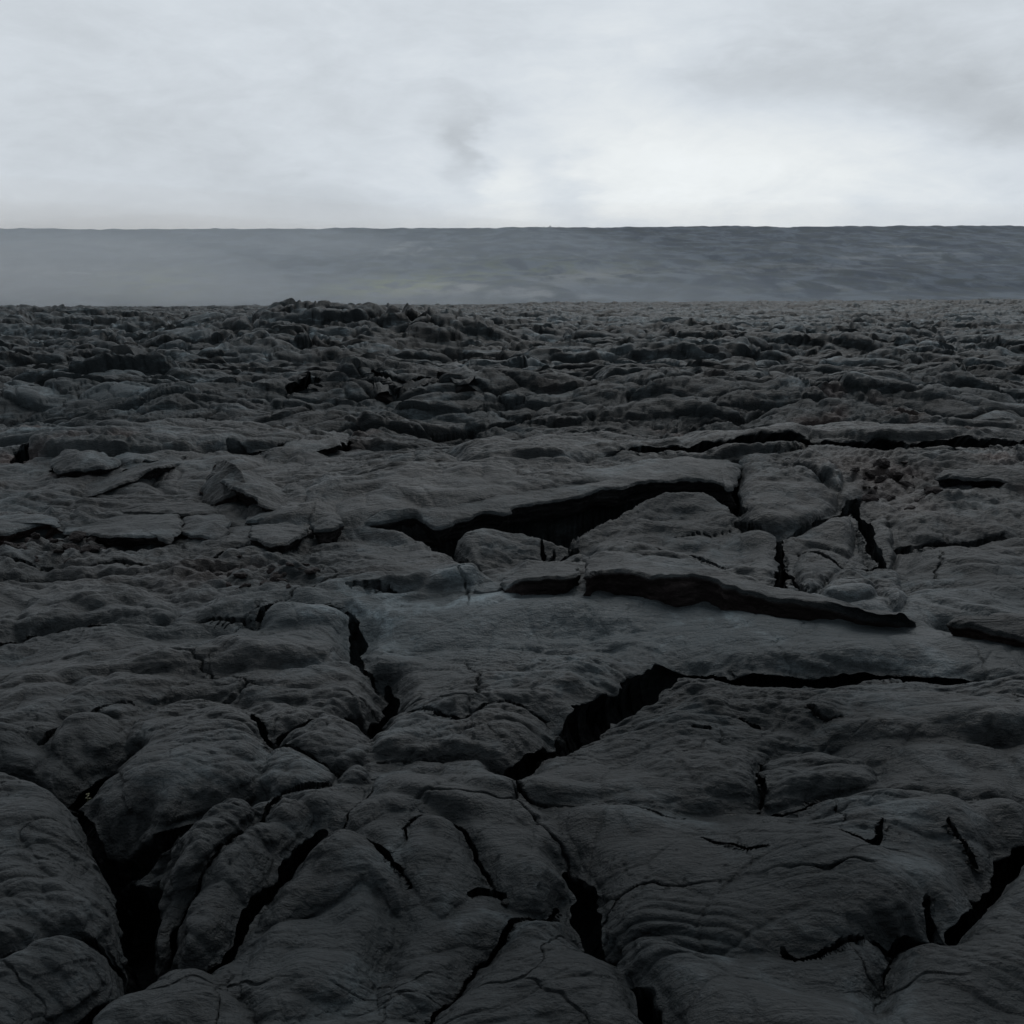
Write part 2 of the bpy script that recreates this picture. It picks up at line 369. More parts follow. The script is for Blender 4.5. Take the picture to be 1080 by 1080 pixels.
def carve(pts, hw, depth, under, lin=False):
    Pw = pix2world(pts)[:, :2]
    hwc = np.array(hw, float) * (.85 if pts[0] in ((532,815),(742,706)) and pts[1] in ((545,805),(770,714)) else .54 if np.mean([p[1] for p in pts]) > 630 else .8)
    n = 1 if lin else 4
    if np.mean([p[1] for p in pts]) > 630: depth = depth * .75
    P = catmull(Pw, False, n)
    hs = np.interp(np.linspace(0, len(hwc) - 1, len(P)), np.arange(len(hwc)), hwc)
    pad = hs.max() * 3 + .1
    w = window(P, pad)
    x, y = WX[w], WY[w]
    if x.size == 0: return
    d, par, side, nx, ny = seg_dist(x, y, P, False)
    ww = np.interp(par, np.linspace(0, 1, len(P)), hs).astype(f32)
    ww = ww * np.clip(1 + .55 * perlin(X[w] * 5 / max(1, pad), Y[w] * 5 / max(1, pad), 55) + .25 * perlin(X[w] * 17 / max(1, pad), Y[w] * 17 / max(1, pad), 56), .3, 1.6)
    q = d / ww
    cut = depth * (1 - sstep(.35, 1.0, q)) * np.clip(ww / hs.max() * 1.6, 0.2, 1)
    rim = 0.06 * depth * np.exp(-((q - 1.25) / .35) ** 2)
    if np.mean([p[1] for p in pts]) > 630 and pts[0] != (742,706):
        soft_ = np.clip(hs.max() / .03, .3, 1.0) * (.45 if pts[0] == (532,815) else 1.0)
        DET[w] -= cut * (1 - .35 * soft_) + .34 * soft_ * depth * np.exp(-(d / (ww * 1.8 + .045)) ** 2)
    else: DET[w] -= cut + .10 * depth * np.exp(-(d / (ww * 1.3 + .035)) ** 2)
    DET[w] += rim * .25
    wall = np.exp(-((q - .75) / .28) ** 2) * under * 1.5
    TINT[w] *= 1 - .50 * (1 - sstep(.6, 1.05, q))  # crack shade painted into the tint so gaps read black
    SHX[w] += nx * wall; SHY[w] += ny * wall
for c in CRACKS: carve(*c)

# hollow
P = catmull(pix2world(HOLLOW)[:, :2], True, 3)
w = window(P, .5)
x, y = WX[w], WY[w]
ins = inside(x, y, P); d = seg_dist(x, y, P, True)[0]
TINT[w] *= np.where(ins, 1 - .45 * sstep(.02, .10, d), 1)  # shade inside the hollow painted into the colour as well
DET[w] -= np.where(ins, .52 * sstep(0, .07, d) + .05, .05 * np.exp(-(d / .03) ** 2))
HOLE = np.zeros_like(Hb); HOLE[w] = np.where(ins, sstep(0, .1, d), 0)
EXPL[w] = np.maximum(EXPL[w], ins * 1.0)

# broken edge on the far knoll
P = pix2world(SCARP[0])[:, :2]
w = window(P, 9.0)
d, par, side, nx, ny = seg_dist(WX[w], WY[w], P, False)
endw = sstep(0, .12, par) * sstep(1, .8, par)
up = np.where(side > 0, np.exp(-d / SCARP[2]), 0)
DET[w] += .22 * up * endw - .5 * np.exp(-(d / .35) ** 2) * endw
TINT[w] *= 1 - .75 * np.exp(-(d / .5) ** 2) * endw  # dark gap along the break painted in as shade

# ------------------------------------------------------------------ jumbled lobes, slabs and creases everywhere else
FREE = 1 - np.clip(EXPL, 0, 1)
NEAR = sstep(10.0, 5.0, Y)
FAR = sstep(8, 18, Y)
wx = X + .35 * perlin(X * .9, Y * .9, 1) + .08 * perlin(X * 3, Y * 3, 3) * sstep(20, 9, Y)
wy = Y + .35 * perlin(X * .9, Y * .9, 2) + .08 * perlin(X * 3, Y * 3, 4) * sstep(20, 9, Y)

def lobes(s, A, step, tilt, cre, seed, stretch=1.0, rot=0.0):
    cx = (wx * math.cos(rot) + wy * math.sin(rot)) / (s * stretch); cy = (-wx * math.sin(rot) + wy * math.cos(rot)) / s
    F1, F2, ID, VX, VY = worley(cx, cy, seed)
    e = (F2 - F1)
    dome = A * (1 - np.exp(-e * 3.2))
    st = step * (idrand(ID, 1) - .5) * 2
    tl = tilt * s * ((idrand(ID, 2) - .5) * VX + (idrand(ID, 3) - .5) * VY) * 2
    cr = -cre * np.exp(-(e / .06) ** 2)
    return dome + (st + tl) * (.45 + .55 * sstep(0, .15, e)) + cr, e, np.where(VY < .05, ID, ID), VY

amp = fbm(X * .11, Y * .11, 3, 21) * .5 + .5
amp = np.clip(.45 + .9 * amp, .25, 1.4)
h1, e1, id1, v1 = lobes(1.5, .085, .085, .20, .12, 31, 2.1, .10)
h2, e2, id2, v2 = lobes(.60, .045, .036, .16, .05, 32, 1.9, -.12)
h3, e3, id3, v3 = lobes(.23, .024, .012, .10, .016, 33, 1.5, .2)
h4, e4, id4, v4 = lobes(5.5, .26, .12, .10, .20, 44, 1.9, .1)
W1 = FREE * (.30 + .70 * FAR)
DET += W1 * amp * h1
DET += W1 * amp * h2 * (.75 + .25 * FAR)
DET += (FREE * amp * h3 * (.35 + .65 * FAR) + EXPL * .22 * h3) * sstep(32, 14, Y)
h6, e6, id6, v6 = lobes(1.0, .055, .05, .20, .06, 36, 2.0, -.06)
DET += FREE * h6 * sstep(16, 26, Y) * sstep(130, 70, Y)
h7, e7, id7, v7 = lobes(2.6, .11, .09, .12, .12, 37, 2.3, .12)
DET += FREE * h7 * sstep(26, 45, Y) * sstep(260, 150, Y)
TINT *= 1 - .55 * sstep(16, 26, Y) * np.exp(-(e6 / .07) ** 2) * (v6 < .05)  # shade under the near lip of each lobe, painted into the tint
TINT *= 1 - .55 * sstep(26, 45, Y) * np.exp(-(e7 / .06) ** 2) * (v7 < .05)  # same painted lip shade for the larger lobes
TINT *= 1 + sstep(16, 26, Y) * (1.2 * sstep(.70, 1, idrand(id6, 4)) - .25 * sstep(.4, 0, idrand(id6, 4)))
del h6, e6, id6, v6, h7, e7, id7, v7
DET += h4 * sstep(14, 40, Y) * .9
SKY = sstep(35, 90, Y)
h5, e5, id5, v5 = lobes(14., .6, .15, .05, .2, 35, 1.8, .05)
DET += h5 * SKY * .55 * (1 - .5 * sstep(55, 75, Y) * sstep(190, 120, Y) * sstep(-12, 20, X))
TINT *= 1 - .5 * SKY * np.exp(-(e5 / .05) ** 2) * (v5 < 0)  # painted shade along near edges of the skyline lobes
TINT *= 1 - .55 * sstep(14, 30, Y) * np.exp(-(e4 / .04) ** 2) * (v4 < .05)  # painted shade below the near edges of the broad lobes
del h5, e5, h4, e4, v5, v4
# rolling ground and roughness
DET += .05 * fbm(X * .55, Y * .55, 3, 41) * (1 + 2 * FAR)
DET += .018 * fbm(X * 2.6, Y * 2.6, 2, 42) * (.8 + .8 * FAR)
RN = np.searchsorted(ROWS, 24.0); XN, YN = X[:RN], Y[:RN]
DN = .0026 * fbm(XN * 13, YN * 13, 3, 43) * sstep(14, 8, YN)
DN += .030 * perlin(XN * 1.9, YN * 2.4, 44) * sstep(14, 7, YN)
bx_ = XN + .16 * perlin(XN * 1.5, YN * 1.5, 141); by_ = YN + .16 * perlin(XN * 1.5, YN * 1.5, 142)
soft = lambda v, k_: np.sqrt(v * v + k_ * k_) - k_
DN += .062 * soft(perlin(bx_ * 1.7, by_ * 2.3, 143), .05) * sstep(14, 8, YN)
DN += .040 * soft(perlin(bx_ * 3.9 + .3 * by_, by_ * 4.6, 144), .07) * sstep(12, 7, YN) * sstep(-.3, .3, perlin(XN * .7, YN * .7, 145))
wm = sstep(-.3, .4, perlin(XN * .8, YN * .8, 45)) * sstep(22, 11, YN)
for fx, fy, am, sd in ((2.2, 5.5, .018, 46), (5.5, 13, .009, 47), (11, 24, .0042, 48)):
    qx = XN + .12 * perlin(XN * 2.1, YN * 2.1, sd + 40); qy = YN + .12 * perlin(XN * 2.1, YN * 2.1, sd + 41)
    r_ = 1 - np.abs(perlin(qx * fx, qy * fy, sd))
    DN -= am * wm * np.clip(r_ - .55, 0, 1) ** 2 * 4.5
DET[:RN] += DN
# broken clinkery patches
RUB = sstep(.25, .6, fbm(X * .35 + 3, Y * .6, 3, 51)) * sstep(6, 9, Y)
def patch(px, py, rx, ry, amt):
    global RUB
    c = pix2world([(px, py)])[0]
    RUB = np.maximum(RUB, amt * np.exp(-((X - c[0]) / rx) ** 2 - ((Y - c[1]) / ry) ** 2))
patch(285, 610, .55, .45, 1.0); patch(40, 590, .9, .8, .9); patch(920, 500, .8, .6, .9); patch(990, 535, .6, .5, .6); patch(230, 600, .3, .3, .6)
r1 = np.abs(fbm(XN * 4.2, YN * 4.2, 3, 52))
DET[:RN] += RUB[:RN] * sstep(24, 12, YN) * (r1 * .075 - .02 + .018 * perlin(XN * 16, YN * 16, 53) * sstep(13, 8, YN))
# ropy wrinkles
def ropes(cx_px, cy_px, rad, ang, lam, a):
    c = pix2world([(cx_px, cy_px)])[0]
    m = np.exp(-(((X - c[0]) ** 2 + ((Y - c[1]) * 1.5) ** 2) / rad ** 2) ** 1.2)
    u = (X - c[0]) * math.cos(ang) + (Y - c[1]) * math.sin(ang) + 1.2 * ((X - c[0]) * -math.sin(ang) + (Y - c[1]) * math.cos(ang)) ** 2
    ph = u / lam * 2 * np.pi + 2.2 * perlin(X * 3, Y * 3, 61) + 1.0 * perlin(X * 9, Y * 9, 62)
    return m * a * (1 - np.abs(np.sin(ph / 2)) ** .7)
DET -= ropes(705, 985, .22, 1.45, .045, .016)
DET -= ropes(575, 980, .16, 1.0, .05, .008)
DET -= ropes(845, 792, .18, 1.35, .045, .010)
DET -= ropes(330, 905, .18, 1.2, .05, .007)
DET -= ropes(520, 575, .25, 1.3, .06, .012)
DET -= ropes(1000, 478, .9, 1.4, .11, .03)
DET -= ropes(270, 585, .5, 1.5, .08, .014)
DET -= ropes(1000, 1010, .2, .6, .05, .005)
RP = sstep(.15, .5, fbm(X * .5, Y * .5, 2, 63)) * FREE
ph = (Y + .4 * perlin(X * .6, Y * .6, 65)) * 2 * np.pi / .13 + 3 * perlin(X * 1.4, Y * 1.4, 64)
RPX = sstep(.1, .45, fbm(X * .9 + 4, Y * .9, 2, 66)) * EXPL
ph2 = (X * .5 + Y + .5 * perlin(X * .9, Y * .9, 67)) * 2 * np.pi / .06 + 3 * perlin(X * 2.4, Y * 2.4, 68)
DET -= RPX * .006 * (1 - np.abs(np.sin(ph2 / 2)) ** .7) * sstep(12, 7, Y)
DET -= RP * .022 * (1 - np.abs(np.sin(ph / 2)) ** .7) * sstep(30, 12, Y)
# hairline cracks
RH = np.searchsorted(ROWS, 12.0); XN, YN = X[:RH], Y[:RH]
for s_, sd, dep, wd, msk in ((.75, 71, .008, .004, .15), (.36, 72, .006, .003, .25), (1.5, 73, .025, .007, .0)):
    tx = XN + .05 * perlin(XN * 3, YN * 3, sd + 5) + .03 * perlin(XN * 13, YN * 13, sd + 7); ty = YN + .05 * perlin(XN * 3, YN * 3, sd + 6) + .03 * perlin(XN * 13, YN * 13, sd + 8)
    F1, F2, ID, _, _ = worley(tx / s_, ty / s_, sd)
    m = sstep(msk, msk + .25, fbm(XN * 1.1, YN * 1.1, 2, sd + 9))
    wd2 = wd + YN * .0008
    DET[:RH] -= dep * m * np.exp(-(((F2 - F1) * s_) / wd2) ** 2) * sstep(11.5, 7, YN)
# pits
pv = perlin(XN * 31, YN * 31, 81) * sstep(.1, .5, perlin(XN * 2.2, YN * 2.2, 82))
DET[:RH] -= .005 * sstep(.45, .75, pv) * sstep(9, 5, YN)

# floor of the opening under the overhang lies low
P = catmull(pix2world([(440,600),(480,580),(540,556),(640,540),(700,518),(772,520),(800,550),(815,590),(800,612),(720,598),(650,588),(600,604),(520,606)])[:, :2], True, 3)
w = window(P, .5); d = seg_dist(X[w], Y[w], P, True)[0]
DET[w] -= np.where(inside(X[w], Y[w], P), .085 * sstep(0, .35, d), 0)

HZ = Hb + DET
# flow fronts lean toward the lower ground in front of them
def blur(a, n):
    for _ in range(2):
        for ax in (0, 1):
            c = np.cumsum(np.pad(a, [(n + 1, n) if i == ax else (0, 0) for i in (0, 1)], mode='edge'), axis=ax, dtype=np.float64)
            a = ((np.take(c, np.arange(2 * n + 1, c.shape[ax]), ax) - np.take(c, np.arange(0, c.shape[ax] - 2 * n - 1), ax)) / (2 * n + 1)).astype(f32)
    return a
kf = sstep(12, 20, Y)
Hs = blur(HZ, 14)
lean = np.clip(HZ - Hs, -.12, .20) * (.25 + .45 * FAR) * FREE
SHY -= lean * 1.0
SHY -= np.clip(HZ - Hs, -.06, .08) * .5 * EXPL

# colour fields
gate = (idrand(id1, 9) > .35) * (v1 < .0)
TINT *= 1 - .75 * FREE * FAR * np.exp(-(e1 / (.05 + .0012 * Y)) ** 2) * gate  # painted shade in the gaps at the lobes' near edges
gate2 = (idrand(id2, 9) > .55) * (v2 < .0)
TINT *= 1 - .6 * FREE * np.exp(-(e2 / .07) ** 2) * gate2  # painted crease shade, smaller lobes
TINT *= 1 + .30 * fbm(X * .22, Y * .22, 3, 91) + .16 * fbm(X * 1.6, Y * 1.6, 3, 92)
pale = sstep(.6, .95, idrand(id2, 5)) * .8 + sstep(.65, 1, idrand(id1, 6)) * .5 - .25 * sstep(.5, 0, idrand(id2, 7))
TINT *= 1 + FREE * FAR * pale + .22 * FREE * (idrand(id3, 5) - .45)
def tint_patch(px, py, rx, ry, v):
    global TINT
    c = pix2world([(px, py)])[0]
    TINT *= 1 + v * np.exp(-((X - c[0]) / rx) ** 2 - ((Y - c[1]) / ry) ** 2)
tint_patch(760, 658, 2.1, .5, 2.0); tint_patch(430, 655, .8, .4, .7); tint_patch(470, 652, 1.0, .4, .3)
tint_patch(380, 590, .9, .9, .35); tint_patch(150, 640, 1.0, .5, .4)
tint_patch(60, 470, 1.5, 2.0, .45); tint_patch(240, 412, 4.5, 4.0, .5); tint_patch(480, 395, 3.5, 3.5, .5)
tint_patch(660, 505, 1.2, .5, .35); tint_patch(80, 360, 9, 12, .45)
tint_patch(660, 430, 2.8, 5, -.25)
TINT *= 1 - .12 * sstep(5.7, 4.6, Y)
band = sstep(55, 75, Y) * sstep(190, 120, Y) * sstep(-12, 20, X)
TINT *= 1 + band * 3.6 * sstep(-.15, .45, fbm(X * .05, Y * .11, 3, 95))
RED = np.clip(RUB * .8 * sstep(20, 13, Y) * sstep(-.1, .5, fbm(X * 1.2, Y * 1.2, 2, 97)), 0, 1)
TINT *= 1 - .06 * FAR + .25 * sstep(22, 50, Y)
TINT = np.clip(TINT, .16, 3.2)
SHEEN = np.clip((1 - .85 * sstep(6, 16, Y)) * (.75 + .6 * fbm(X * .5, Y * .5, 2, 99)), .05, 1.2)
print("grid", NR, NC)

# ------------------------------------------------------------------ materials
def new_mat(name):
    m = bpy.data.materials.new(name); m.use_nodes = True
    return m, m.node_tree, m.node_tree.nodes['Principled BSDF']

def math_node(nt, op, a, b=None, c=None):
    n = nt.nodes.new('ShaderNodeMath'); n.operation = op
    for i, v in enumerate((a, b, c)):
        if v is None: continue
        if isinstance(v, (int, float)): n.inputs[i].default_value = v
        else: nt.links.new(v, n.inputs[i])
    return n.outputs[0]

def noise_node(nt, vec, scale, detail=4, rough=.55, dist=0.0):
    n = nt.nodes.new('ShaderNodeTexNoise')
    n.inputs['Scale'].default_value = scale; n.inputs['Detail'].default_value = detail
    n.inputs['Roughness'].default_value = rough; n.inputs['Distortion'].default_value = dist
    nt.links.new(vec, n.inputs['Vector'])
    return n.outputs['Fac']

def mix_col(nt, fac, a, b):
    n = nt.nodes.new('ShaderNodeMix'); n.data_type = 'RGBA'
    for s, v in ((0, fac), (6, a), (7, b)):
        if isinstance(v, (int, float)): n.inputs[s].default_value = v
        elif isinstance(v, tuple): n.inputs[s].default_value = (*v, 1)
        else: nt.links.new(v, n.inputs[s])
    return n.outputs[2]

def lava_material():
    m, nt, bs = new_mat("pahoehoe_lava")
    geo = nt.nodes.new('ShaderNodeNewGeometry'); pos = geo.outputs['Position']
    at = nt.nodes.new('ShaderNodeAttribute'); at.attribute_name = 'tint'
    sep = nt.nodes.new('ShaderNodeSeparateColor'); nt.links.new(at.outputs['Color'], sep.inputs[0])
    n1 = noise_node(nt, pos, 9, 6, .65); n2 = noise_node(nt, pos, 70, 4, .7); n3 = noise_node(nt, pos, 2.2, 5, .6)
    v = math_node(nt, 'MULTIPLY_ADD', n1, .9, .55)
    v = math_node(nt, 'MULTIPLY', v, math_node(nt, 'MULTIPLY_ADD', n2, 1.0, .5))
    v = math_node(nt, 'MULTIPLY', v, math_node(nt, 'MULTIPLY_ADD', n3, .5, .75))
    v = math_node(nt, 'MULTIPLY', v, math_node(nt, 'MULTIPLY_ADD', noise_node(nt, pos, 190, 3, .7), 1.0, .5))
    # dusty pale specks
    sp = math_node(nt, 'MULTIPLY', math_node(nt, 'GREATER_THAN', noise_node(nt, pos, 120, 2, .5), .66), math_node(nt, 'GREATER_THAN', noise_node(nt, pos, 5, 3, .6), .52))
    v = math_node(nt, 'ADD', v, math_node(nt, 'MULTIPLY', sp, .55))
    # weathered paler flecks and fresh black skin, metre scale
    mf = nt.nodes.new('ShaderNodeMapping'); mf.inputs['Scale'].default_value = (1.0, 1.0, 2.5); nt.links.new(pos, mf.inputs['Vector'])
    fl = nt.nodes.new('ShaderNodeMapRange'); fl.interpolation_type = 'SMOOTHSTEP'
    for i_, v_ in zip((1, 2, 3, 4), (.50, .68, .78, 2.5)): fl.inputs[i_].default_value = v_
    nt.links.new(noise_node(nt, mf.outputs[0], 1.7, 8, .72, .3), fl.inputs[0])
    v = math_node(nt, 'MULTIPLY', v, fl.outputs[0])
    v = math_node(nt, 'MULTIPLY', v, sep.outputs[0])
    colr = mix_col(nt, noise_node(nt, pos, .9, 3, .5), (.0200, .0262, .0292), (.0226, .0272, .0296))
    colr = mix_col(nt, sep.outputs[1], colr, (.0400, .0275, .0250))
    sc = nt.nodes.new('ShaderNodeVectorMath'); sc.operation = 'SCALE'
    nt.links.new(colr, sc.inputs[0]); nt.links.new(v, sc.inputs['Scale'])
    nt.links.new(sc.outputs[0], bs.inputs['Base Color'])
    rg = math_node(nt, 'ADD', math_node(nt, 'MULTIPLY_ADD', n1, .22, .26), math_node(nt, 'MULTIPLY', n3, .26))
    nt.links.new(rg, bs.inputs['Roughness'])
    nt.links.new(math_node(nt, 'MULTIPLY_ADD', sep.outputs[2], .20, .05), bs.inputs['Specular IOR Level'])
    # bump: grain, shallow wrinkles
    mp = nt.nodes.new('ShaderNodeMapping'); mp.inputs['Scale'].default_value = (9, 26, 26); nt.links.new(pos, mp.inputs['Vector'])
    wr = noise_node(nt, mp.outputs[0], 1.6, 5, .6, .6)
    gr = noise_node(nt, pos, 55, 6, .72); md = noise_node(nt, pos, 16, 5, .6)
    hh = math_node(nt, 'MULTIPLY_ADD', gr, .008, math_node(nt, 'MULTIPLY_ADD', md, .022, math_node(nt, 'MULTIPLY', wr, .018)))
    vo = nt.nodes.new('ShaderNodeTexVoronoi'); vo.feature = 'F1'; vo.inputs['Scale'].default_value = 60; nt.links.new(pos, vo.inputs['Vector'])
    hh = math_node(nt, 'ADD', hh, math_node(nt, 'MULTIPLY', math_node(nt, 'MINIMUM', vo.outputs['Distance'], .35), .008))
    bp = nt.nodes.new('ShaderNodeBump'); bp.inputs['Strength'].default_value = .95; bp.inputs['Distance'].default_value = 1.0
    nt.links.new(hh, bp.inputs['Height']); nt.links.new(bp.outputs[0], bs.inputs['Normal'])
    return m
LAVA = lava_material()

# ------------------------------------------------------------------ mesh builders
def mesh_from_arrays(name, V, Q, mat, tint=None, tris=None):
    me = bpy.data.meshes.new(name)
    nq = len(Q); nt_ = 0 if tris is None else len(tris)
    me.vertices.add(len(V)); me.vertices.foreach_set('co', np.ascontiguousarray(V, f32).ravel())
    nl = nq * 4 + nt_ * 3
    me.loops.add(nl); me.polygons.add(nq + nt_)
    idx = Q.ravel() if nt_ == 0 else np.concatenate([Q.ravel(), np.asarray(tris).ravel()])
    me.loops.foreach_set('vertex_index', idx.astype(np.int32))
    ls = np.concatenate([np.arange(nq) * 4, nq * 4 + np.arange(nt_) * 3]).astype(np.int32)
    me.polygons.foreach_set('loop_start', ls)
    me.polygons.foreach_set('use_smooth', np.ones(nq + nt_, bool))
    me.update(calc_edges=True)
    if tint is not None:
        a = me.attributes.new('tint', 'FLOAT_COLOR', 'POINT')
        a.data.foreach_set('color', np.ascontiguousarray(tint, f32).ravel())
    me.materials.append(mat)
    return me

def link(name, me, label=None, cat=None, group=None, kind=None, parent=None, loc=None):
    o = bpy.data.objects.new(name, me); COL.objects.link(o)
    if label: o['label'] = label
    if cat: o['category'] = cat
    if group: o['group'] = group
    if kind: o['kind'] = kind
    if parent: o.parent = parent
    if loc is not None: o.location = loc
    return o

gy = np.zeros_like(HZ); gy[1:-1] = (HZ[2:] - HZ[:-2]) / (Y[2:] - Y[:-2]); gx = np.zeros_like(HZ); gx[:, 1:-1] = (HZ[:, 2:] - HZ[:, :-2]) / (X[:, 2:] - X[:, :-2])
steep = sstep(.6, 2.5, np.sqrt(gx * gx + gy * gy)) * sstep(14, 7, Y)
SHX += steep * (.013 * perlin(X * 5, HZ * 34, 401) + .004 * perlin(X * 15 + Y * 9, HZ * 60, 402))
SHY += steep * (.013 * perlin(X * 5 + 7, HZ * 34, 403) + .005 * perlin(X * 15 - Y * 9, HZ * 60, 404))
TINT *= 1 - .25 * steep  # steep faces darkened in colour, shade painted into the tint
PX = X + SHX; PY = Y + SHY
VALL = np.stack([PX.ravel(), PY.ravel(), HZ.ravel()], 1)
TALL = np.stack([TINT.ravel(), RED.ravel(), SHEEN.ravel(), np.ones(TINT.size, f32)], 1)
ii = np.arange(NR * NC).reshape(NR, NC)
QALL = np.stack([ii[:-1, :-1], ii[:-1, 1:], ii[1:, 1:], ii[1:, :-1]], -1).reshape(-1, 4)
RF = REG[:-1, :-1].ravel()
order_used = np.zeros(NR * NC, np.int32)
for r in range(0, len(lobe_info) + 1):
    Q = QALL[RF == r]
    if len(Q) == 0: continue
    used = np.unique(Q)
    order_used[used] = np.arange(len(used))
    Q2 = order_used[Q]
    V = VALL[used]; T = TALL[used]
    if r == 0:
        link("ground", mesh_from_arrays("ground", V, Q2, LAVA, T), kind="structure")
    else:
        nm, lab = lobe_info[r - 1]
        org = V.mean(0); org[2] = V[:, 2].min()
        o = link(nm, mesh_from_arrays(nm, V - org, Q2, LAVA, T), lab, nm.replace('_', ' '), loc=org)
del QALL

def ground_z(x, y):
    r = np.clip(np.searchsorted(ROWS, y), 0, NR - 1); c = np.clip(np.searchsorted(COLS, x / y), 0, NC - 1)
    return HZ[r, c]

# ------------------------------------------------------------------ loose and overhanging slabs, closed solids with broken layered edges
def make_slab(label, pts, lifts, thick, under=.05, dome=.02, rough=.016, red=.5, tint=1.0, wall_tint=.8, seed=0, spine=None, sink=0.0, name="lava_slab", smooth=True, layers=60, npt=260, edge=.035):
    P3 = pix2world(pts, lifts)
    if spine is None: P3[:, 2] -= .012
    if smooth: P3 = catmull(P3, True, 5)
    # arc-length resample
    C = np.vstack([P3, P3[:1]]); L = np.concatenate([[0], np.cumsum(np.linalg.norm(np.diff(C, axis=0), axis=1))])
    s = np.linspace(0, L[-1], npt, endpoint=False)
    O = np.stack([np.interp(s, L, C[:, i]) for i in range(3)], 1)
    tang = np.roll(O, -1, 0) - np.roll(O, 1, 0)
    nrm = np.stack([tang[:, 1], -tang[:, 0]], 1); nrm /= np.linalg.norm(nrm, axis=1)[:, None] + 1e-9
    area = .5 * np.sum(O[:, 0] * np.roll(O[:, 1], -1) - np.roll(O[:, 0], -1) * O[:, 1])
    if area < 0: nrm = -nrm        # outward
    jag = edge * (perlin(s * 5, s * 0 + seed, 7 + seed) + .5 * perlin(s * 17, s * 0 + seed, 8 + seed))
    O[:, :2] += nrm * jag[:, None]
    if spine is None: ctr = np.repeat(O.mean(0)[None], npt, 0)
    else:
        S = catmull(pix2world(spine, np.mean(lifts)), False, 8)
        dd = np.linalg.norm(O[:, None, :2] - S[None, :, :2], axis=2); kk = dd.argmin(1).astype(float)
        for _ in range(8): kk = (np.roll(kk, 1) + kk + np.roll(kk, -1)) / 3
        ctr = np.stack([np.interp(kk, np.arange(len(S)), S[:, i]) for i in range(3)], 1)
    # top plane
    A = np.c_[O[:, :2], np.ones(npt)]; pl, *_ = np.linalg.lstsq(A, O[:, 2], rcond=None)
    ringsV = []; ringsT = []
    tops = [0., .12, .25, .38, .5, .6, .69, .77, .84, .89, .93, .96, .98, .992, 1.0]
    for t in tops:
        p = ctr + (O - ctr) * t
        if spine is None or t > .5: zt = p[:, 2] * t + (np.c_[p[:, :2], np.ones(npt)] @ pl) * (1 - t)
        else: zt = p[:, 2] * t + (np.c_[p[:, :2], np.ones(npt)] @ pl) * (1 - t)
        z = zt + dome * (1 - t * t) + rough * fbm(p[:, 0] * 6, p[:, 1] * 6, 4, seed + 3) + rough * 1.6 * fbm(p[:, 0] * 2, p[:, 1] * 2, 2, seed + 5)
        z = z - (.016 * sstep(.95, 1.0, np.array([t]))[0])
        ringsV.append(np.c_[p[:, :2], z])
        ringsT.append(np.full(npt, 0.))
    lip = ringsV[-1]
    nw = 16
    for k in range(1, nw + 1):
        v = k / nw
        off = under * v ** .8 + .012 * perlin(s * 4, np.full(npt, v * thick * layers), seed + 21) + .010 * perlin(s * 14, np.full(npt, v * thick * layers * 2.), seed + 22) + .03 * perlin(s * 3, np.full(npt, v * thick * 9), seed + 23) * v
        if k == 1: off = off - .008
        q = lip[:, :2] - nrm * off[:, None]
        ringsV.append(np.c_[q, lip[:, 2] - thick * v]); ringsT.append(np.full(npt, 1.))
    last = ringsV[-1]
    for t in (.7, .35, 0.):
        q = ctr[:, :2] + (last[:, :2] - ctr[:, :2]) * t
        ringsV.append(np.c_[q, last[:, 2] - .02 * (1 - t)]); ringsT.append(np.full(npt, 1.))
    V = np.concatenate(ringsV); W = np.concatenate(ringsT); nr = len(ringsV)
    g = np.arange(nr * npt).reshape(nr, npt); g2 = np.roll(g, -1, 1)
    Q = np.stack([g[:-1], g[1:], g2[1:], g2[:-1]], -1).reshape(-1, 4)
    if area < 0: Q = Q[:, ::-1]
    strat = 1 + .45 * perlin(np.tile(s, nr) * 1.5, V[:, 2] * 70, seed + 31)
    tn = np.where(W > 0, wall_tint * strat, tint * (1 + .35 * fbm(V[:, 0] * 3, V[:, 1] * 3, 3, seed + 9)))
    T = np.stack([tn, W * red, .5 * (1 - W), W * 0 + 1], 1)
    org = O.mean(0)
    return link(name, mesh_from_arrays(name, V - org, Q, LAVA, T), label, name.replace('_', ' '), loc=org)

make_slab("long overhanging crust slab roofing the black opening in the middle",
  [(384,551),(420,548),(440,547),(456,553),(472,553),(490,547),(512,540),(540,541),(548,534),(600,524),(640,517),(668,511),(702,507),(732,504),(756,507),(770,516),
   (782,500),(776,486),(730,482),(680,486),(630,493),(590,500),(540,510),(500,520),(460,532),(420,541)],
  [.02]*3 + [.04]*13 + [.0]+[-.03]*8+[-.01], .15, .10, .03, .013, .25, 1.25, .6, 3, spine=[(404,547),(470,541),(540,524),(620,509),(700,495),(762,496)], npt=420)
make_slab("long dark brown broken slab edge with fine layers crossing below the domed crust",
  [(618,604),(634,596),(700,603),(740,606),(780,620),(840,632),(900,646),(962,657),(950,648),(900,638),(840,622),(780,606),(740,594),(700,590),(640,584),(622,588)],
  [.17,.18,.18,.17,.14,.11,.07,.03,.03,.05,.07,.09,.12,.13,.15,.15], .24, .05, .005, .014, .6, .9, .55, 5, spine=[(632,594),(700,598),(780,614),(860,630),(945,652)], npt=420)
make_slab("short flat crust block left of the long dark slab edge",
  [(532,616),(548,609),(580,606),(606,605),(612,598),(602,592),(575,592),(548,597),(534,606)], [.08,.13,.14,.14,.12,.11,.11,.11,.08], .18, .05, .005, .010, .6, .95, .55, 9, npt=200)
